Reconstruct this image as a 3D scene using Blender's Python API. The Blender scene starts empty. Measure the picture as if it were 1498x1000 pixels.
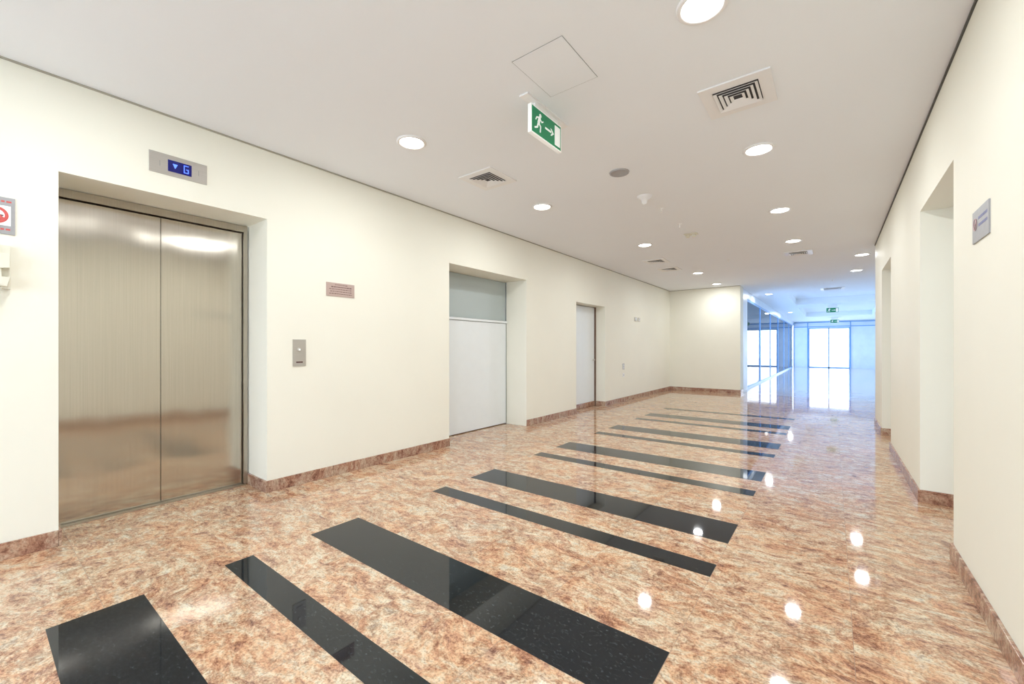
import bpy, bmesh, math, random
from mathutils import Matrix, Vector
random.seed(4)
scene = bpy.context.scene
scene.view_settings.view_transform = 'Standard'

# ------------------------------------------------------------------ layout
XL, XR = -3.89, 0.565          # hall side walls
H = 2.97                       # ceiling
YB, YE = -3.2, 12.9            # back wall, end of hall
YF = 33.2                      # far entrance
XFL, XFR = -2.05, 2.25         # far corridor sides
YR = 9.2                       # end of right hall wall

# ------------------------------------------------------------------ materials
def new_mat(name):
    m = bpy.data.materials.new(name); m.use_nodes = True
    nt = m.node_tree
    return m, nt, nt.nodes, nt.links, nt.nodes['Principled BSDF']

def plain(name, col, rough=0.5, metal=0.0, emis=None, es=0.0, noise=0.0, scale=8.0, spec=0.5, bump=0.0):
    m, nt, N, L, b = new_mat(name)
    b.inputs['Base Color'].default_value = (*col, 1)
    b.inputs['Roughness'].default_value = rough
    b.inputs['Metallic'].default_value = metal
    b.inputs['Specular IOR Level'].default_value = spec
    if emis:
        b.inputs['Emission Color'].default_value = (*emis, 1)
        b.inputs['Emission Strength'].default_value = es
    if noise > 0 or bump > 0:
        g = N.new('ShaderNodeNewGeometry')
        n = N.new('ShaderNodeTexNoise'); n.inputs['Scale'].default_value = scale
        n.inputs['Detail'].default_value = 6
        L.new(g.outputs['Position'], n.inputs['Vector'])
        if noise > 0:
            r = N.new('ShaderNodeValToRGB')
            r.color_ramp.elements[0].position = 0.3; r.color_ramp.elements[1].position = 0.7
            r.color_ramp.elements[0].color = (*[c*(1-noise) for c in col], 1)
            r.color_ramp.elements[1].color = (*[min(1, c*(1+noise)) for c in col], 1)
            L.new(n.outputs['Fac'], r.inputs['Fac'])
            L.new(r.outputs['Color'], b.inputs['Base Color'])
        if bump > 0:
            bp = N.new('ShaderNodeBump'); bp.inputs['Strength'].default_value = bump
            bp.inputs['Distance'].default_value = 0.01
            L.new(n.outputs['Fac'], bp.inputs['Height'])
            L.new(bp.outputs['Normal'], b.inputs['Normal'])
    return m

def granite(name, ramp, scale=4.5, tile=0.6, rough=0.05, joint=(0.36, 0.25, 0.19), warp=0.28, ior=1.5, tint=(1.0, 0.80, 0.68), tintf=0.6, grain=0.6, vein=0.0, speck=0.0):
    m, nt, N, L, b = new_mat(name)
    g = N.new('ShaderNodeNewGeometry')
    br = N.new('ShaderNodeTexBrick')
    br.offset = 0.0
    br.inputs['Color1'].default_value = (0, 0, 0, 1); br.inputs['Color2'].default_value = (1, 1, 1, 1)
    br.inputs['Scale'].default_value = 1.0
    br.inputs['Brick Width'].default_value = tile; br.inputs['Row Height'].default_value = tile
    br.inputs['Mortar Size'].default_value = 0.0010
    mp0 = N.new('ShaderNodeMapping'); mp0.inputs['Location'].default_value = (0.53, 0.2, 0)
    L.new(g.outputs['Position'], mp0.inputs['Vector']); L.new(mp0.outputs['Vector'], br.inputs['Vector'])
    sc = N.new('ShaderNodeVectorMath'); sc.operation = 'SCALE'; sc.inputs['Scale'].default_value = 0.25
    L.new(br.outputs['Color'], sc.inputs[0])
    ad = N.new('ShaderNodeVectorMath'); ad.operation = 'ADD'
    L.new(g.outputs['Position'], ad.inputs[0]); L.new(sc.outputs['Vector'], ad.inputs[1])
    n1 = N.new('ShaderNodeTexNoise'); n1.inputs['Scale'].default_value = 2.2; n1.inputs['Detail'].default_value = 5
    L.new(ad.outputs['Vector'], n1.inputs['Vector'])
    s1 = N.new('ShaderNodeVectorMath'); s1.operation = 'SCALE'; s1.inputs['Scale'].default_value = warp
    L.new(n1.outputs['Color'], s1.inputs[0])
    a1 = N.new('ShaderNodeVectorMath'); a1.operation = 'ADD'
    L.new(ad.outputs['Vector'], a1.inputs[0]); L.new(s1.outputs['Vector'], a1.inputs[1])
    mp = N.new('ShaderNodeMapping'); mp.inputs['Rotation'].default_value = (0, 0, math.radians(-38))
    mp.inputs['Scale'].default_value = (1.0, 1.8, 1.0)
    L.new(a1.outputs['Vector'], mp.inputs['Vector'])
    n2 = N.new('ShaderNodeTexNoise'); n2.inputs['Scale'].default_value = scale
    n2.inputs['Detail'].default_value = 12; n2.inputs['Roughness'].default_value = 0.82
    L.new(mp.outputs['Vector'], n2.inputs['Vector'])
    r = N.new('ShaderNodeValToRGB'); e = r.color_ramp.elements
    e[0].position, e[0].color = ramp[0][0], (*ramp[0][1], 1)
    e[1].position, e[1].color = ramp[-1][0], (*ramp[-1][1], 1)
    for p, c in ramp[1:-1]:
        k = e.new(p); k.color = (*c, 1)
    L.new(n2.outputs['Fac'], r.inputs['Fac'])
    n4 = N.new('ShaderNodeTexNoise'); n4.inputs['Scale'].default_value = 3.0; n4.inputs['Detail'].default_value = 8
    n4.inputs['Roughness'].default_value = 0.75
    L.new(mp.outputs['Vector'], n4.inputs['Vector'])
    r4 = N.new('ShaderNodeValToRGB')
    r4.color_ramp.elements[0].position = 0.44; r4.color_ramp.elements[0].color = (*tint, 1)
    r4.color_ramp.elements[1].position = 0.54; r4.color_ramp.elements[1].color = (1.0, 1.0, 1.0, 1)
    L.new(n4.outputs['Fac'], r4.inputs['Fac'])
    mx = N.new('ShaderNodeMix'); mx.data_type = 'RGBA'; mx.blend_type = 'MULTIPLY'; mx.inputs[0].default_value = tintf
    L.new(r.outputs['Color'], mx.inputs[6]); L.new(r4.outputs['Color'], mx.inputs[7])
    last = mx
    if vein > 0:
        mv = N.new('ShaderNodeMapping'); mv.inputs['Rotation'].default_value = (0, 0, math.radians(-30))
        mv.inputs['Scale'].default_value = (0.9, 2.0, 1.0)
        L.new(a1.outputs['Vector'], mv.inputs['Vector'])
        n5 = N.new('ShaderNodeTexNoise'); n5.inputs['Scale'].default_value = 1.9; n5.inputs['Detail'].default_value = 12
        n5.inputs['Roughness'].default_value = 0.76
        L.new(mv.outputs['Vector'], n5.inputs['Vector'])
        r5 = N.new('ShaderNodeValToRGB'); e5 = r5.color_ramp.elements
        e5[0].position = 0.458; e5[0].color = (1, 1, 1, 1)
        e5[1].position = 0.505; e5[1].color = (1, 1, 1, 1)
        k = e5.new(0.475); k.color = (0.50, 0.37, 0.34, 1)
        k = e5.new(0.486); k.color = (0.58, 0.46, 0.42, 1)
        L.new(n5.outputs['Fac'], r5.inputs['Fac'])
        mm = N.new('ShaderNodeMix'); mm.data_type = 'RGBA'; mm.blend_type = 'MULTIPLY'; mm.inputs[0].default_value = vein
        L.new(last.outputs[2], mm.inputs[6]); L.new(r5.outputs['Color'], mm.inputs[7])
        last = mm
    if speck > 0:
        n6 = N.new('ShaderNodeTexNoise'); n6.inputs['Scale'].default_value = 26; n6.inputs['Detail'].default_value = 5
        n6.inputs['Roughness'].default_value = 0.75
        L.new(a1.outputs['Vector'], n6.inputs['Vector'])
        r6 = N.new('ShaderNodeValToRGB'); e6 = r6.color_ramp.elements
        e6[0].position = 0.36; e6[0].color = (0.42, 0.30, 0.26, 1)
        e6[1].position = 0.60; e6[1].color = (1.12, 1.15, 1.16, 1)
        k = e6.new(0.45); k.color = (0.90, 0.84, 0.80, 1)
        L.new(n6.outputs['Fac'], r6.inputs['Fac'])
        m6 = N.new('ShaderNodeMix'); m6.data_type = 'RGBA'; m6.blend_type = 'MULTIPLY'; m6.inputs[0].default_value = speck
        L.new(last.outputs[2], m6.inputs[6]); L.new(r6.outputs['Color'], m6.inputs[7])
        last = m6
    n3 = N.new('ShaderNodeTexNoise'); n3.inputs['Scale'].default_value = 90; n3.inputs['Detail'].default_value = 3
    L.new(g.outputs['Position'], n3.inputs['Vector'])
    r3 = N.new('ShaderNodeValToRGB')
    r3.color_ramp.elements[0].position = 0.34; r3.color_ramp.elements[0].color = (0.5, 0.42, 0.40, 1)
    r3.color_ramp.elements[1].position = 0.52; r3.color_ramp.elements[1].color = (1, 1, 1, 1)
    L.new(n3.outputs['Fac'], r3.inputs['Fac'])
    m3 = N.new('ShaderNodeMix'); m3.data_type = 'RGBA'; m3.blend_type = 'MULTIPLY'; m3.inputs[0].default_value = grain
    L.new(last.outputs[2], m3.inputs[6]); L.new(r3.outputs['Color'], m3.inputs[7])
    mj = N.new('ShaderNodeMix'); mj.data_type = 'RGBA'
    L.new(br.outputs['Fac'], mj.inputs[0]); L.new(m3.outputs[2], mj.inputs[6])
    mj.inputs[7].default_value = (*joint, 1)
    L.new(mj.outputs[2], b.inputs['Base Color'])
    b.inputs['Roughness'].default_value = rough
    b.inputs['IOR'].default_value = ior
    return m

RAMP = [(0.37, (0.24, 0.13, 0.10)), (0.42, (0.44, 0.27, 0.19)), (0.465, (0.66, 0.43, 0.28)),
        (0.51, (0.70, 0.53, 0.36)), (0.56, (0.74, 0.65, 0.48)), (0.64, (0.62, 0.58, 0.49))]
M_gran = granite('pink_granite', RAMP, vein=0.7, scale=8.0, tint=(1.0, 0.76, 0.62), tintf=0.65, speck=0.75, grain=.7)
M_base = granite('baseboard_granite', [(0.38, (0.16, 0.08, 0.06)), (0.46, (0.38, 0.22, 0.16)),
                 (0.54, (0.52, 0.36, 0.26)), (0.64, (0.60, 0.50, 0.38))], scale=6, tile=50, rough=0.2, speck=.6)
M_far = granite('light_granite', [(0.32, (0.42, 0.34, 0.32)), (0.45, (0.58, 0.50, 0.47)), (0.6, (0.68, 0.62, 0.58)),
                (0.72, (0.72, 0.69, 0.66))], tile=0.6, rough=0.07, tint=(.9, .85, .83), grain=.3)
M_black = granite('black_granite', [(0.36, (0.004, 0.007, 0.010)), (0.5, (0.008, 0.012, 0.016)), (0.58, (0.013, 0.019, 0.024)),
                  (0.66, (0.07, 0.08, 0.085))], scale=40, tile=50, rough=0.035, warp=.1, tint=(1, 1, 1), grain=0)
M_wall = plain('cream_wall_paint', (0.90, 0.885, 0.775), 0.6, noise=0.012, scale=1.5, spec=0.25)
M_ceil = plain('ceiling_paint', (0.91, 0.945, 0.985), 0.8, noise=0.01, scale=1.0, spec=0.1)
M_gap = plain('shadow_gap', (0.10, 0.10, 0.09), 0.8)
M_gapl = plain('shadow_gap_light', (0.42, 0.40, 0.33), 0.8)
M_white = plain('white_enamel', (0.90, 0.90, 0.90), 0.35)
M_dark = plain('dark_void', (0.08, 0.08, 0.085), 0.9)
M_whitedoor = plain('white_door_paint', (0.87, 0.92, 0.94), 0.4, noise=0.01)
M_greydoor = plain('grey_panel', (0.48, 0.55, 0.55), 0.35)
M_greyline = plain('grey_joint', (0.30, 0.33, 0.33), 0.6)
M_brown = plain('brown_door_edge', (0.16, 0.09, 0.06), 0.5)
M_cream_pl = plain('cream_plastic', (0.80, 0.78, 0.66), 0.35)
M_disc = plain('grey_speaker_mesh', (0.42, 0.42, 0.43), 0.6, noise=0.1, scale=120)
M_green = plain('exit_green', (0.0, 0.22, 0.09), 0.3, emis=(0.0, 0.30, 0.12), es=0.1)
M_signw = plain('sign_white', (0.92, 0.95, 0.93), 0.3, emis=(1, 1, 1), es=0.2)
M_blue = plain('lcd_blue', (0.004, 0.006, 0.06), 0.15, emis=(0.01, 0.012, 0.25), es=0.4)
M_blueg = plain('lcd_glyph', (0.1, 0.25, 1), 0.3, emis=(0.10, 0.18, 1.0), es=1.6)
M_red = plain('sign_red', (0.62, 0.10, 0.09), 0.4)
M_pink = plain('sign_faded_red', (0.50, 0.30, 0.31), 0.4)
M_ink = plain('ink', (0.10, 0.04, 0.04), 0.5)
M_inkb = plain('ink_blue', (0.16, 0.17, 0.35), 0.5)
M_signplate = plain('grey_sign_plate', (0.36, 0.36, 0.37), 0.45, metal=0.3, noise=.05, scale=30)
M_bluealu = plain('blue_aluminium', (0.20, 0.40, 0.72), 0.3, metal=0.2)
M_bluepanel = plain('pale_blue_panel', (0.76, 0.82, 0.90), 0.35, noise=0.04, scale=3)
M_copper = plain('copper_plaque', (0.55, 0.42, 0.38), 0.35, metal=0.5)
M_pave = plain('pavement', (0.7, 0.7, 0.68), 0.9, noise=0.08)
M_lens = plain('lamp_lens', (1, 1, 1), 0.3, emis=(1.0, 0.99, 0.97), es=20)

def steel(name, col, rough, vertical=True, wav=0.0, aniso=0.0):
    m, nt, N, L, b = new_mat(name)
    g = N.new('ShaderNodeNewGeometry')
    mp = N.new('ShaderNodeMapping')
    mp.inputs['Scale'].default_value = (1, 220, 1.5) if vertical else (1, 1.5, 220)
    L.new(g.outputs['Position'], mp.inputs['Vector'])
    n = N.new('ShaderNodeTexNoise'); n.inputs['Scale'].default_value = 1.0; n.inputs['Detail'].default_value = 4
    L.new(mp.outputs['Vector'], n.inputs['Vector'])
    r = N.new('ShaderNodeValToRGB')
    r.color_ramp.elements[0].position = 0.3; r.color_ramp.elements[1].position = 0.7
    r.color_ramp.elements[0].color = (*[c*0.94 for c in col], 1)
    r.color_ramp.elements[1].color = (*[min(1, c*1.05) for c in col], 1)
    L.new(n.outputs['Fac'], r.inputs['Fac']); L.new(r.outputs['Color'], b.inputs['Base Color'])
    b.inputs['Metallic'].default_value = 1.0
    b.inputs['Roughness'].default_value = rough
    if aniso:
        b.inputs['Anisotropic'].default_value = aniso
        t = N.new('ShaderNodeTangent'); t.direction_type = 'RADIAL'; t.axis = 'Z'
        L.new(t.outputs[0], b.inputs['Tangent'])
    if wav > 0:
        mq = N.new('ShaderNodeMapping'); mq.inputs['Scale'].default_value = (1, 2.4, 0.7)
        L.new(g.outputs['Position'], mq.inputs['Vector'])
        n2 = N.new('ShaderNodeTexNoise'); n2.inputs['Scale'].default_value = 1.3; n2.inputs['Detail'].default_value = 0.5
        L.new(mq.outputs['Vector'], n2.inputs['Vector'])
        b2 = N.new('ShaderNodeBump'); b2.inputs['Strength'].default_value = 1.0; b2.inputs['Distance'].default_value = wav
        L.new(n2.outputs['Fac'], b2.inputs['Height'])
        L.new(b2.outputs['Normal'], b.inputs['Normal'])
    return m
M_steel = steel('brushed_steel_doors', (0.55, 0.51, 0.44), 0.15, vertical=True, wav=0.010, aniso=0.9)
M_steelf = steel('brushed_steel_frame', (0.50, 0.46, 0.40), 0.3)
M_plate = steel('brushed_steel_plate', (0.60, 0.58, 0.55), 0.35, vertical=False)

def glass_mat(name, tint):
    m = bpy.data.materials.new(name); m.use_nodes = True
    nt = m.node_tree; N = nt.nodes; L = nt.links
    N.remove(N['Principled BSDF'])
    out = N['Material Output']
    t = N.new('ShaderNodeBsdfTransparent'); t.inputs['Color'].default_value = (*tint, 1)
    gl = N.new('ShaderNodeBsdfGlossy'); gl.inputs['Roughness'].default_value = 0.02
    f = N.new('ShaderNodeFresnel'); f.inputs['IOR'].default_value = 1.2
    mx = N.new('ShaderNodeMixShader')
    L.new(f.outputs[0], mx.inputs[0]); L.new(t.outputs[0], mx.inputs[1]); L.new(gl.outputs[0], mx.inputs[2])
    L.new(mx.outputs[0], out.inputs['Surface'])
    return m
M_glass = glass_mat('window_glass_blue', (0.64, 0.80, 1.0))
M_glassc = glass_mat('window_glass_clear', (0.95, 0.97, 1.0))

# ------------------------------------------------------------------ mesh helper
class B:
    def __init__(s): s.bm = bmesh.new(); s.mats = []
    def mi(s, m):
        if m not in s.mats: s.mats.append(m)
        return s.mats.index(m)
    def box(s, x0, x1, y0, y1, z0, z1, m):
        i = s.mi(m)
        v = [s.bm.verts.new((x, y, z)) for x in (x0, x1) for y in (y0, y1) for z in (z0, z1)]
        for q in ((0, 1, 3, 2), (4, 6, 7, 5), (0, 4, 5, 1), (2, 3, 7, 6), (0, 2, 6, 4), (1, 5, 7, 3)):
            f = s.bm.faces.new([v[k] for k in q]); f.material_index = i
    def prism(s, pts, off, m):
        i = s.mi(m); off = Vector(off)
        a = [s.bm.verts.new(p) for p in pts]; b = [s.bm.verts.new(Vector(p)+off) for p in pts]
        n = len(pts)
        fs = [s.bm.faces.new(a), s.bm.faces.new(b[::-1])]
        for k in range(n):
            fs.append(s.bm.faces.new((a[k], b[k], b[(k+1) % n], a[(k+1) % n])))
        for f in fs: f.material_index = i
    def lathe(s, prof, c, m, seg=40, axis='z', smooth=True):
        i = s.mi(m); rings = []
        for r, h in prof:
            if r < 1e-6:
                ring = [s.bm.verts.new(s.ax(c, 0, 0, h, axis))]
            else:
                ring = [s.bm.verts.new(s.ax(c, r*math.cos(2*math.pi*k/seg), r*math.sin(2*math.pi*k/seg), h, axis)) for k in range(seg)]
            rings.append(ring)
        for a, b in zip(rings, rings[1:]):
            for k in range(seg):
                j = (k+1) % seg
                if len(a) == 1 and len(b) == 1: continue
                if len(a) == 1: vs = (a[0], b[k], b[j])
                elif len(b) == 1: vs = (a[k], b[0], a[j])
                else: vs = (a[k], b[k], b[j], a[j])
                f = s.bm.faces.new(vs); f.material_index = i; f.smooth = smooth
    @staticmethod
    def ax(c, a, b, h, axis):
        if axis == 'z': return (c[0]+a, c[1]+b, c[2]+h)
        if axis == 'x': return (c[0]+h, c[1]+a, c[2]+b)
        return (c[0]+a, c[1]+h, c[2]+b)
    def done(s, name, bevel=0.0, recalc=True):
        if recalc: bmesh.ops.recalc_face_normals(s.bm, faces=s.bm.faces[:])
        vs = [v.co.copy() for v in s.bm.verts]
        lo = Vector([min(v[k] for v in vs) for k in range(3)]); hi = Vector([max(v[k] for v in vs) for k in range(3)])
        c = (lo+hi)/2
        for v in s.bm.verts: v.co -= c
        me = bpy.data.meshes.new(name); s.bm.to_mesh(me); s.bm.free()
        for m in s.mats: me.materials.append(m)
        ob = bpy.data.objects.new(name, me); scene.collection.objects.link(ob)
        ob.location = c
        if bevel:
            bv = ob.modifiers.new('bevel', 'BEVEL'); bv.width = bevel; bv.segments = 2; bv.limit_method = 'ANGLE'
        return ob

# ------------------------------------------------------------------ shell
b = B()
b.box(-4.4, 2.5, YB-.2, 13.0, -0.2, 0, M_gran)
b.box(-4.4, 2.5, 13.0, YF+.2, -0.2, 0, M_far)
b.done('floor')

stripes = [(0.21, 0.545), (0.90, 1.05), (1.40, 1.755)]
for n in range(5):
    o = 1.565*n
    stripes.append((2.47+o, 2.63+o))
    if n < 4: stripes.append((2.96+o, 3.32+o))
b = B()
for y0, y1 in stripes:
    b.box(-2.775, -0.53, y0, y1, -0.05, 0.0012, M_black)
b.done('floor_black_granite_inlay')

b = B()
cof = [(-1.15, 1.6, 16.4, 20.0), (-1.15, 1.6, 21.6, 28.0)]
T = H+0.35
b.box(-4.6, 2.6, YB-.2, 16.4, H, T, M_ceil)
b.box(-4.6, -1.15, 16.4, YF+.2, H, T, M_ceil)
b.box(1.6, 2.6, 16.4, YF+.2, H, T, M_ceil)
b.box(-1.15, 1.6, 20.0, 21.6, H, T, M_ceil)
b.box(-1.15, 1.6, 28.0, YF+.2, H, T, M_ceil)
for c in cof:
    b.box(c[0], c[1], c[2], c[3], T-.12, T, M_ceil)
b.done('ceiling')

def wall_x(xa, xb, y0, y1, openings, z1=H, mat=M_wall):
    b = B(); y = y0
    for (a, c, top) in openings:
        b.box(xa, xb, y, a, 0, z1, mat)
        b.box(xa, xb, a, c, top, z1, mat)
        y = c
    b.box(xa, xb, y, y1, 0, z1, mat)
    return b
OPL = [(0.35, 1.58, 2.37), (3.75, 5.45, 2.34), (7.09, 8.36, 2.14)]
b = wall_x(-4.36, XL, YB, YE, OPL)
b.box(-4.42, -4.362, 3.6, 8.5, 0, 2.6, M_wall)
b.done('wall_left')
OPR = [(3.53, 4.72, 2.36), (6.86, 8.03, 2.37)]
b = wall_x(XR, XR+.40, YB, YR, OPR); b.done('wall_right')
b = B(); b.box(XR+.40, 2.4, YR-.2, YR, 0, H, M_wall); b.done('wall_right_return')
b = B(); b.box(XFR, XFR+.15, YR, YF, 0, H, M_wall); b.done('wall_entrance_right')
# back wall out of view, glazing added to bring daylight onto the ceiling
b = B()
b.box(-4.36, -3.7, YB-.2, YB, 0, H, M_wall); b.box(.4, XR+.4, YB-.2, YB, 0, H, M_wall)
b.box(-3.7, .4, YB-.2, YB, 2.7, H, M_wall); b.box(-3.7, .4, YB-.2, YB, 0, .1, M_wall)
b.done('wall_back')
b = B()
for i in range(5):
    xx = -3.7+i*(4.1-.06)/4; b.box(xx, xx+.06, YB-.13, YB-.05, .1, 2.7, M_white)
b.box(-3.64, .34, YB-.13, YB-.05, .1, .16, M_white); b.box(-3.64, .34, YB-.13, YB-.05, 2.64, 2.7, M_white)
b.box(-3.64, .34, YB-.095, YB-.088, .16, 2.64, M_glassc)
b.done('added_back_window')  # unseen window, added as a daylight source behind the camera
b = B(); b.box(-4.36, -2.005, YE, YE+.45, 0, H, M_wall); b.done('wall_end')

b = B(); b.box(XL, XL+.008, YB, YE, H-.012, H-.0005, M_gapl); b.done('shadow_gap_strip_1')  # strip whose colour stands for the shade in the wall-ceiling gap
b = B(); b.box(XR-.008, XR, YB, YR, H-.018, H-.0005, M_gap); b.done('shadow_gap_strip_2')  # same on the right, with the gap's shade painted darker
b = B(); b.box(XL+.01, -2.005, YE-.008, YE, H-.01, H-.0005, M_gapl); b.done('shadow_gap_strip_3')  # painted gap shade along the end wall

bh, bt = 0.10, 0.014
def jointed(b, x0, x1, y0, y1, axis='y', step=0.6):
    if axis == 'y':
        y = y0
        while y < y1-1e-4:
            e = min(y1, y+step); b.box(x0, x1, y+.0008, e-.0008, 0, bh, M_base); y = e
    else:
        x = x0
        while x < x1-1e-4:
            e = min(x1, x+step); b.box(x+.0008, e-.0008, y0, y1, 0, bh, M_base); x = e
b = B()
for (a, c) in ((YB, 0.35), (1.58, 3.75), (5.45, 7.09), (8.36, YE)):
    jointed(b, XL, XL+bt, a, c)
b.box(-4.30, XL+bt, 1.566, 1.58, 0, bh, M_base)
b.box(-4.30, XL+bt, 0.35, 0.364, 0, bh, M_base)
b.box(-4.10, XL+bt, 8.346, 8.36, 0, bh, M_base)
b.done('baseboard_left', bevel=.002)
b = B()
for (a, c) in ((YB, 3.53), (4.72, 6.86), (8.03, YR)):
    jointed(b, XR-bt, XR, a, c)
b.box(XR-bt, XR+.3, 4.706, 4.72, 0, bh, M_base); b.box(XR-bt, XR+.3, 3.53, 3.544, 0, bh, M_base)
b.box(XR-bt, XR+.3, 8.016, 8.03, 0, bh, M_base); b.box(XR-bt, XR+.3, 6.86, 6.874, 0, bh, M_base)
b.done('baseboard_right', bevel=.002)
b = B(); jointed(b, XL+bt, -2.005, YE-bt, YE, 'x'); b.box(-2.005, -1.991, YE-bt, YE+.45, 0, bh, M_base)
b.done('baseboard_end', bevel=.002)

# ------------------------------------------------------------------ elevator
b = B()
xd = -4.30
b.box(xd-.03, xd, .366, .946, .012, 2.30, M_steel)
b.box(xd-.03, xd, .950, 1.53, .012, 2.30, M_steel)
b.box(xd-.055, xd-.035, .36, 1.57, 0, 2.36, M_dark)
b.box(xd-.03, xd+.035, 1.536, 1.565, .012, 2.365, M_steelf)
b.box(xd-.03, xd+.005, .3645, .3655, .012, 2.365, M_steelf)
b.box(xd-.03, xd+.035, .352, 1.536, 2.308, 2.365, M_steelf)
b.box(xd-.03, xd+.05, .366, 1.55, 0.0, .01, M_steelf)
b.done('elevator_doors', bevel=.0015)

b = B(); x = XL
b.box(x, x+.006, .79, 1.14, 2.525, 2.675, M_plate)
b.box(x+.006, x+.010, .897, 1.041, 2.556, 2.640, M_blue)
cz = 2.598
b.prism([(x+.0102, .925, cz+.018), (x+.0102, .955, cz+.018), (x+.0102, .940, cz-.016)], (.0008, 0, 0), M_blueg)
def seg(y0, y1, z0, z1): b.box(x+.0102, x+.011, y0, y1, z0, z1, M_blueg)
g0, g1 = .992, 1.022
seg(g0, g1, cz+.024, cz+.029); seg(g0, g0+.005, cz-.028, cz+.029); seg(g0, g1, cz-.028, cz-.023)
seg(g1-.005, g1, cz-.028, cz); seg(g0+.014, g1, cz-.003, cz+.002)
for yy in (.85, 1.085):
    b.box(x+.006, x+.0065, yy, yy+.003, cz-.02, cz+.02, M_greyline)
b.done('elevator_floor_indicator', bevel=.001)

b = B()
b.box(x, x+.007, 1.796, 1.914, 1.085, 1.33, M_plate)
b.lathe([(0, .012), (.016, .012), (.017, .007), (.021, .007), (.021, .0095), (.017, .0095)], (x, 1.855, 1.235), M_plate, 24, 'x')
b.lathe([(0, .0135), (.008, .0135), (.008, .0119)], (x, 1.855, 1.235), M_signw, 20, 'x')
b.box(x+.007, x+.0075, 1.825, 1.885, 1.115, 1.128, M_ink)
b.done('elevator_call_button', bevel=.001)

b = B()
b.box(x, x+.005, 2.112, 2.411, 1.76, 1.893, M_copper)
for i, (w, h) in enumerate(((.12, .006), (.2, .009), (.24, .006), (.22, .006), (.24, .006))):
    zc = 1.875-i*.022; yy = 2.262-w/2
    while yy < 2.262+w/2:
        d = random.uniform(.008, .025)
        b.box(x+.005, x+.0055, yy, yy+d, zc-h/2, zc+h/2, M_ink); yy += d+.006
for yy in (2.12, 2.403):
    for zz in (1.768, 1.885): b.lathe([(0, .0075), (.003, .0065), (.004, .005)], (x, yy, zz), M_plate, 12, 'x')
b.done('engraved_wall_plaque', bevel=.001)

def no_smoking(xp, s, y0, y1, z0, z1, portrait):
    b = B()
    X = lambda a: xp+s*a
    def bx(a0, a1, *r): b.box(min(X(a0), X(a1)), max(X(a0), X(a1)), *r)
    bx(0, .006, y0, y1, z0, z1, M_signplate)
    red = M_red if portrait else M_pink
    if portrait:
        cy, cz2, R = (y0+y1)/2+.012, (z0+z1)/2, .050
        bx(.006, .007, cy-.058, cy+.058, cz2-.058, cz2+.058, M_signw)
    else:
        cy, cz2, R = y1-.055, (z0+z1)/2+.01, .030
    inn = .70 if portrait else .82
    pr = [(R, .0072), (R, .009), (R*inn, .009), (R*inn, .0072)]
    b.lathe([(r, s*h) for r, h in pr], (xp, cy, cz2), red, 32, 'x')
    d = R*.62; w = R*(.2 if portrait else .12)
    b.prism([(X(.0075), cy-d-w, cz2+d-w), (X(.0075), cy-d+w, cz2+d+w), (X(.0075), cy+d+w, cz2-d+w), (X(.0075), cy+d-w, cz2-d-w)], (s*.001, 0, 0), red)
    bx(.0066, .0073, cy-R*.6, cy+R*.6, cz2-.004, cz2+.004, M_ink)
    if portrait:
        for k, zc in enumerate((z1-.025, z0+.028)):
            yy = y0+.02
            while yy < y1-.03:
                dd = random.uniform(.01, .02); bx(.006, .0066, yy, yy+dd, zc-.005, zc+.005, M_red); yy += dd+.006
    else:
        for zc in (cz2+.02, cz2-.015):
            yy = y0+.02
            while yy < cy-R-.02:
                dd = random.uniform(.01, .025); bx(.006, .0066, yy, yy+dd, zc-.007, zc+.007, M_inkb); yy += dd+.006
    return b.done('no_smoking_sign', bevel=.0008)
no_smoking(XL, 1, .0, .173, 1.925, 2.142, True)
no_smoking(XR, -1, 2.805, 3.08, 1.77, 1.925, False)

b = B()
b.box(XL, XL+.03, -.03, .155, 1.60, 1.855, M_cream_pl)
b.box(XL+.03, XL+.05, -.02, .10, 1.74, 1.845, M_cream_pl)
b.prism([(XL+.03, .03, 1.70), (XL+.03, .15, 1.72), (XL+.03, .15, 1.80), (XL+.03, .03, 1.80)], (.045, 0, 0), M_cream_pl)
b.prism([(XL+.03, .02, 1.62), (XL+.03, .14, 1.61), (XL+.03, .15, 1.66), (XL+.03, .02, 1.68)], (.055, 0, 0), M_cream_pl)
b.box(XL+.035, XL+.06, .06, .12, 1.655, 1.725, M_cream_pl)
for i in range(26):
    t0 = i/26
    zc = 1.60-.19*math.sin(math.pi*t0); yc = .12-.14*t0
    b.lathe([(.005, -.0035), (.009, 0), (.005, .0035), (.003, 0), (.005, -.0035)], (XL+.018, yc, zc), M_cream_pl, 10, 'y')
b.done('wall_intercom_handset', bevel=.004)

# ------------------------------------------------------------------ doors left
b = B(); xd = -4.30
b.box(xd-.04, xd, 3.765, 5.435, .012, 1.655, M_whitedoor)
b.box(xd-.045, xd-.012, 3.765, 5.435, 1.70, 2.335, M_greydoor)
b.box(xd-.04, xd+.02, 3.752, 5.448, 1.66, 1.695, M_whitedoor)
b.box(xd-.01, xd+.006, 3.752, 5.448, 1.695, 1.702, M_greyline)
b.box(xd-.05, xd+.004, 5.436, 5.448, 0, 2.338, M_greyline)
b.box(xd-.05, xd+.004, 3.752, 3.764, 0, 2.338, M_greyline)
b.box(xd-.055, xd-.046, 3.765, 5.435, 0, 2.338, M_dark)
b.done('door_1', bevel=.002)
b = B(); xd = -4.13
b.box(xd-.04, xd, 7.10, 8.335, .10, 2.125, M_whitedoor)
b.box(xd-.04, xd+.012, 7.10, 8.335, .004, .10, M_base)
b.box(xd-.05, xd+.03, 8.338, 8.357, .0, 2.135, M_brown)
b.box(xd-.02, xd+.002, 7.10, 7.115, .10, 2.125, M_brown)
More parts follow.
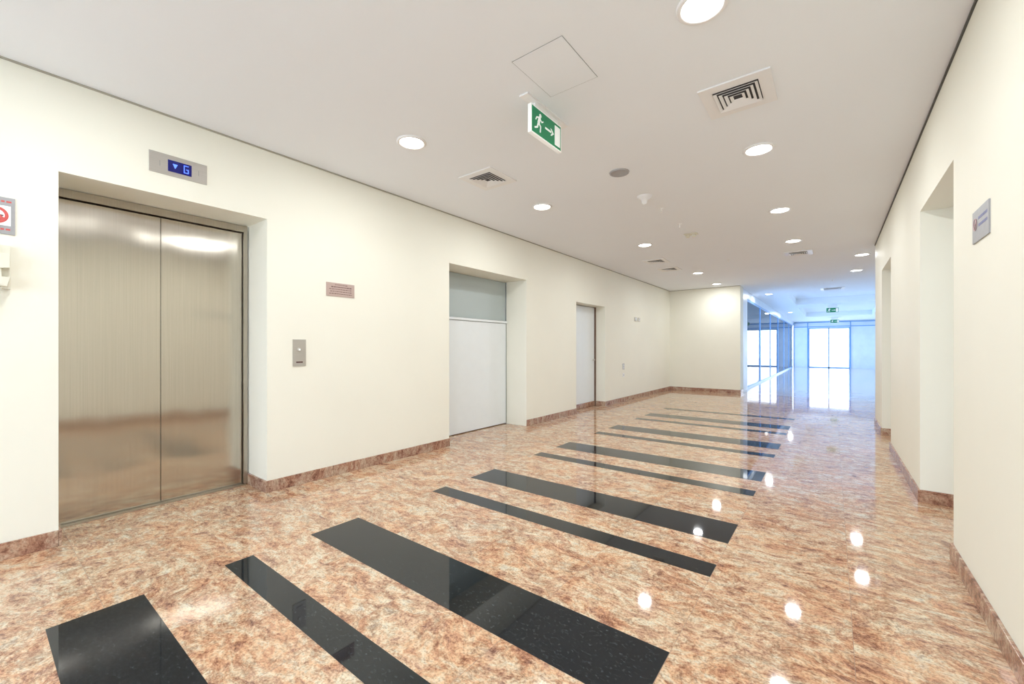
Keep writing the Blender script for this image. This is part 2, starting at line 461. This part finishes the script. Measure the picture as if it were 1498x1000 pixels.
b.lathe([(0, .05), (.02, .05), (.024, .04), (.010, .03), (.010, 0)], (xd, 8.25, 1.0), M_plate, 20, 'x')
b.done('door_2', bevel=.002)
for i, (a, c, t) in enumerate(OPR):
    b = B(); xx = XR+.32
    b.box(xx, xx+.04, a+.04, c-.04, .01, t-.04, M_whitedoor)
    b.box(xx-.02, xx+.06, a+.002, a+.038, 0, t-.002, M_whitedoor)
    b.box(xx-.02, xx+.06, c-.038, c-.002, 0, t-.002, M_whitedoor)
    b.box(xx-.02, xx+.06, a+.038, c-.038, t-.038, t-.002, M_whitedoor)
    b.lathe([(0, -.06), (.02, -.06), (.024, -.05), (.010, -.03), (.010, 0)], (xx, a+.12, 1.0), M_plate, 20, 'x')
    b.done('door_%d' % (3+i), bevel=.002)

def fitting(name, y, z, w, h, d, mat):
    b = B(); b.box(XL, XL+d, y-w/2, y+w/2, z-h/2, z+h/2, mat)
    b.box(XL+d, XL+d+.004, y-w*.3, y+w*.3, z-h*.3, z+h*.3, M_white)
    b.box(XL+d+.004, XL+d+.006, y-w*.1, y+w*.1, z-h*.18, z+h*.18, M_greyline)
    return b.done(name, bevel=.002)
fitting('wall_thermostat', 10.10, 1.97, .13, .09, .02, M_plate)
fitting('wall_thermostat', 10.32, 1.97, .13, .09, .02, M_plate)
fitting('wall_switch', 9.35, .82, .10, .14, .012, M_plate)
fitting('wall_socket', 9.35, .62, .10, .09, .012, M_white)

# ------------------------------------------------------------------ ceiling fittings
def downlight(px, py, pw=13.5):
    b = B()
    b.lathe([(.122, 0), (.122, -.006), (.116, -.011), (.100, -.012), (.094, -.006), (.094, -.001)], (px, py, H), M_white, 40)
    b.lathe([(.0935, -.003), (.07, -.006), (.035, -.008), (0, -.0085)], (px, py, H), M_lens, 40)
    ob = b.done('recessed_downlight', recalc=False)
    ld = bpy.data.lights.new('lamp', 'AREA'); ld.shape = 'DISK'; ld.size = .17; ld.energy = pw
    ld.color = (0.95, 0.98, 1.0)
    lo = bpy.data.objects.new('lamp', ld); scene.collection.objects.link(lo)
    lo.parent = ob; lo.location = Vector((px, py, H-.016)) - ob.location
DL = [(-.52, 2.245), (-2.79, 2.258), (-.506, 4.164), (-2.80, 4.25), (-.519, 6.157), (-2.48, 6.87), (-.50, 8.05),
      (-2.44, 10.17), (.43, 10.0), (.42, 11.94), (-2.46, 12.2), (-2.79, .26), (-.52, .26)]
for p in DL: downlight(*p)
for p in ((-1.6, 15.5), (1.9, 18), (-1.6, 24), (1.9, 25), (0.2, 30.5)): downlight(*p, 18)  # extra downlights added to brighten the far corridor

def vent(cx, cy, s=.42, inner=.27):
    b = B(); h = s/2; g = inner/2
    z0, z1 = H-.010, H-.0005
    b.box(cx-h, cx+h, cy-h, cy-g, z0, z1, M_white); b.box(cx-h, cx+h, cy+g, cy+h, z0, z1, M_white)
    b.box(cx-h, cx-g, cy-g, cy+g, z0, z1, M_white); b.box(cx+g, cx+h, cy-g, cy+g, z0, z1, M_white)
    b.box(cx-g, cx+g, cy-g, cy+g, H-.003, H-.0005, M_dark)
    r = g-.004
    while r > .02:
        w = .018
        for sx, sy in ((1, 0), (-1, 0), (0, 1), (0, -1)):
            ro, ri = r, max(r-w, .002)
            zo, zi = H-.020, H-.012
            if sx:
                pts = [(cx+sx*ro, cy-ro, zo), (cx+sx*ro, cy+ro, zo), (cx+sx*ri, cy+ri, zi), (cx+sx*ri, cy-ri, zi)]
            else:
                pts = [(cx-ro, cy+sy*ro, zo), (cx+ro, cy+sy*ro, zo), (cx+ri, cy+sy*ri, zi), (cx-ri, cy+sy*ri, zi)]
            b.prism(pts, (0, 0, .002), M_white)
        r -= .029
    return b.done('ceiling_air_vent')
vent(-.51, 3.19); vent(-2.78, 3.22); vent(-2.77, 8.3); vent(-2.82, 9.3); vent(-.49, 9.15)
vent(.0, 15.2, .55, .42)

b = B(); x0, x1, y0, y1 = -1.53, -1.18, 1.99, 2.43; w = .003
z0, z1 = H-.002, H-.0003
b.box(x0, x1, y0, y0+w, z0, z1, M_greyline); b.box(x0, x1, y1-w, y1, z0, z1, M_greyline)
b.box(x0, x0+w, y0+w, y1-w, z0, z1, M_greyline); b.box(x1-w, x1, y0+w, y1-w, z0, z1, M_greyline)
b.box(x0+w, x1-w, y0+w, y1-w, H-.003, z1, M_ceil)
b.done('ceiling_access_panel')

b = B(); b.lathe([(0, -.010), (.08, -.010), (.082, -.012)], (-1.656, 3.884, H), M_disc, 40)
b.lathe([(.080, -.012), (.092, -.010), (.096, 0)], (-1.656, 3.884, H), M_disc, 40); b.done('ceiling_speaker')
b = B(); b.lathe([(0, -.095), (.018, -.09), (.03, -.07), (.034, -.045), (.05, -.04), (.06, -.02), (.075, -.016), (.08, 0)], (-1.69, 4.67, H), M_white, 32)
b.done('smoke_detector')
def sprinkler(px, py):
    b = B(); b.lathe([(0, -.050), (.012, -.049), (.013, -.046), (.005, -.044), (.005, -.02), (.010, -.015), (.010, -.008), (.028, -.006), (.030, -.001)], (px, py, H), M_white, 20)
    b.done('fire_sprinkler')
sprinkler(-1.67, 5.2); sprinkler(-1.68, 6.0); sprinkler(-1.6, 9.0); sprinkler(0, 13.2)
b = B(); cx, cy = -1.69, 6.63
b.box(cx-.09, cx+.09, cy-.06, cy+.06, H-.012, H-.0005, M_cream_pl)
for sx in (-.045, .045): b.lathe([(0, -.05), (.022, -.05), (.03, -.04), (.022, -.012)], (cx+sx, cy, H), M_cream_pl, 20)
b.done('emergency_light', bevel=.002)

# ------------------------------------------------------------------ exit signs
def exit_sign(cx, cy, rot, zt=2.935):
    b = B(); W, Hh, D = .40, .195, .028
    zb = zt-Hh
    b.box(-.035, .035, -W/2-.07, W/2+.07, H-.012, H-.0005, M_white)
    b.box(-.014, .014, -.15, .15, zt, H-.012, M_white)
    b.box(-D/2, D/2, -W/2, W/2, zb, zt, M_signw)
    for s in (1, -1):
        X = lambda a: s*(D/2+a)
        def P(pts, m, d0=.0008, d=.0008):
            b.prism([(X(d0), s*p[0], zb+p[1]) for p in pts], (s*d, 0, 0), m)
        P([(-W/2+.008, .008), (W/2-.008, .008), (W/2-.008, Hh-.008), (-W/2+.008, Hh-.008)], M_green, .0002, .0006)
        def Q(x0, x1, z0, z1): P([(x0, z0), (x1, z0), (x1, z1), (x0, z1)], M_signw)
        Q(.105, .180, .025, .170)
        Q(-.025, .055, .088, .102)
        P([(.045, .070), (.060, .070), (.092, .095), (.060, .120), (.045, .120), (.070, .095)], M_signw)
        def stroke(p, q, w):
            p = Vector(p); q = Vector(q); n = (q-p).normalized(); t = Vector((-n.y, n.x))*w/2
            P([p-t, q-t, q+t, p+t], M_signw)
        cxm, czm = -.088, .152
        P([(cxm+.014*math.cos(i*math.pi/6), czm+.014*math.sin(i*math.pi/6)) for i in range(12)], M_signw)
        stroke((-.094, .138), (-.112, .090), .026)
        stroke((-.098, .130), (-.066, .112), .010); stroke((-.068, .114), (-.050, .126), .009)
        stroke((-.100, .134), (-.134, .126), .010); stroke((-.132, .128), (-.146, .104), .009)
        stroke((-.110, .094), (-.082, .074), .014); stroke((-.084, .078), (-.090, .034), .012)
        stroke((-.114, .094), (-.126, .058), .014); stroke((-.124, .060), (-.160, .044), .012)
    ob = b.done('exit_sign', bevel=0)
    ob.rotation_euler[2] = rot
    ob.location.x += cx; ob.location.y += cy
    return ob
exit_sign(-1.655, 2.555, 0)
exit_sign(0.0, 20.8, -math.pi/2, zt=2.85)
exit_sign(0.1, 29.5, -math.pi/2, zt=2.85)

# ------------------------------------------------------------------ entrance corridor
b = B()
b.box(XFL-.25, XFL, YE+.45, 14.4, 0, H, M_bluepanel)
b.done('column_shopfront')
b = B(); zt = 2.75
b.box(XFL-.12, XFL, 14.4, YF, zt, H, M_bluepanel)
b.box(XFL-.06, XFL-.02, 14.4, YF, zt-.05, zt, M_bluealu)
b.box(XFL-.06, XFL-.02, 14.4, YF, 0, .06, M_bluealu)
n = 6; st = (YF-14.4)/n
for i in range(n+1):
    yy = 14.4+i*st
    y0 = min(max(yy-.03, 14.4), YF-.06)
    b.box(XFL-.06, XFL-.02, y0, y0+.06, .06, zt-.05, M_bluealu)
b.box(XFL-.045, XFL-.038, 14.4, YF, .06, zt-.05, M_glass)
b.done('window_1')

yg = YF
b = B(); b.box(XFL, -1.25, yg, yg+.15, 0, H, M_bluepanel); b.done('wall_entrance_side')
b = B(); b.box(.88, XFR, yg, yg+.15, 0, H, M_bluepanel); b.done('wall_entrance_flank')
b = B(); b.box(-1.25, .88, yg, yg+.15, 2.552, H, M_bluepanel); b.done('wall_entrance_header')
b = B()
for xx in (-1.248, -.22, .808): b.box(xx, xx+.07, yg+.03, yg+.10, 0, 2.55, M_bluealu)
b.box(-1.178, .808, yg+.03, yg+.10, 2.48, 2.55, M_bluealu); b.box(-1.178, .808, yg+.03, yg+.10, 0, .06, M_bluealu)
b.box(-1.178, .808, yg+.06, yg+.068, .06, 2.48, M_glassc)
for xx in (-.28, -.10): b.lathe([(.012, -.25), (.012, .25)], (xx, yg+.01, 1.1), M_plate, 12, 'z')
b.done('entrance_door_glass')
b = B()
for xx in (XFL, -1.30, .86, XFR-.06): b.box(xx, xx+.05, yg-.03, yg, 0, 2.9, M_bluealu)
for z in (2.6, 2.88): b.box(XFL+.05, XFR-.06, yg-.025, yg, z, z+.05, M_bluealu)
b.done('trim_4')
b = B(); b.box(-12, -4.41, 8, 60, -.25, -.05, M_pave); b.box(-4.41, 14, YF+.25, 60, -.25, -.05, M_pave)
b.box(-14, 12, -20, YB-.25, -.25, -.1, M_pave)
b.done('ground_outside')

# ------------------------------------------------------------------ world
w = bpy.data.worlds.new('World'); scene.world = w; w.use_nodes = True
bg = w.node_tree.nodes['Background']
bg.inputs['Color'].default_value = (0.80, 0.90, 1.0, 1); bg.inputs['Strength'].default_value = 7.0

# ------------------------------------------------------------------ camera
cd = bpy.data.cameras.new('camera'); cd.sensor_width = 36; cd.lens = 611/1498*36
cd.shift_y = 9/1498; cd.clip_start = .02
cam = bpy.data.objects.new('camera', cd); scene.collection.objects.link(cam)
cam.location = (0, 0, 1.25); cam.rotation_euler = (math.pi/2, 0, math.radians(37.5))
scene.camera = cam
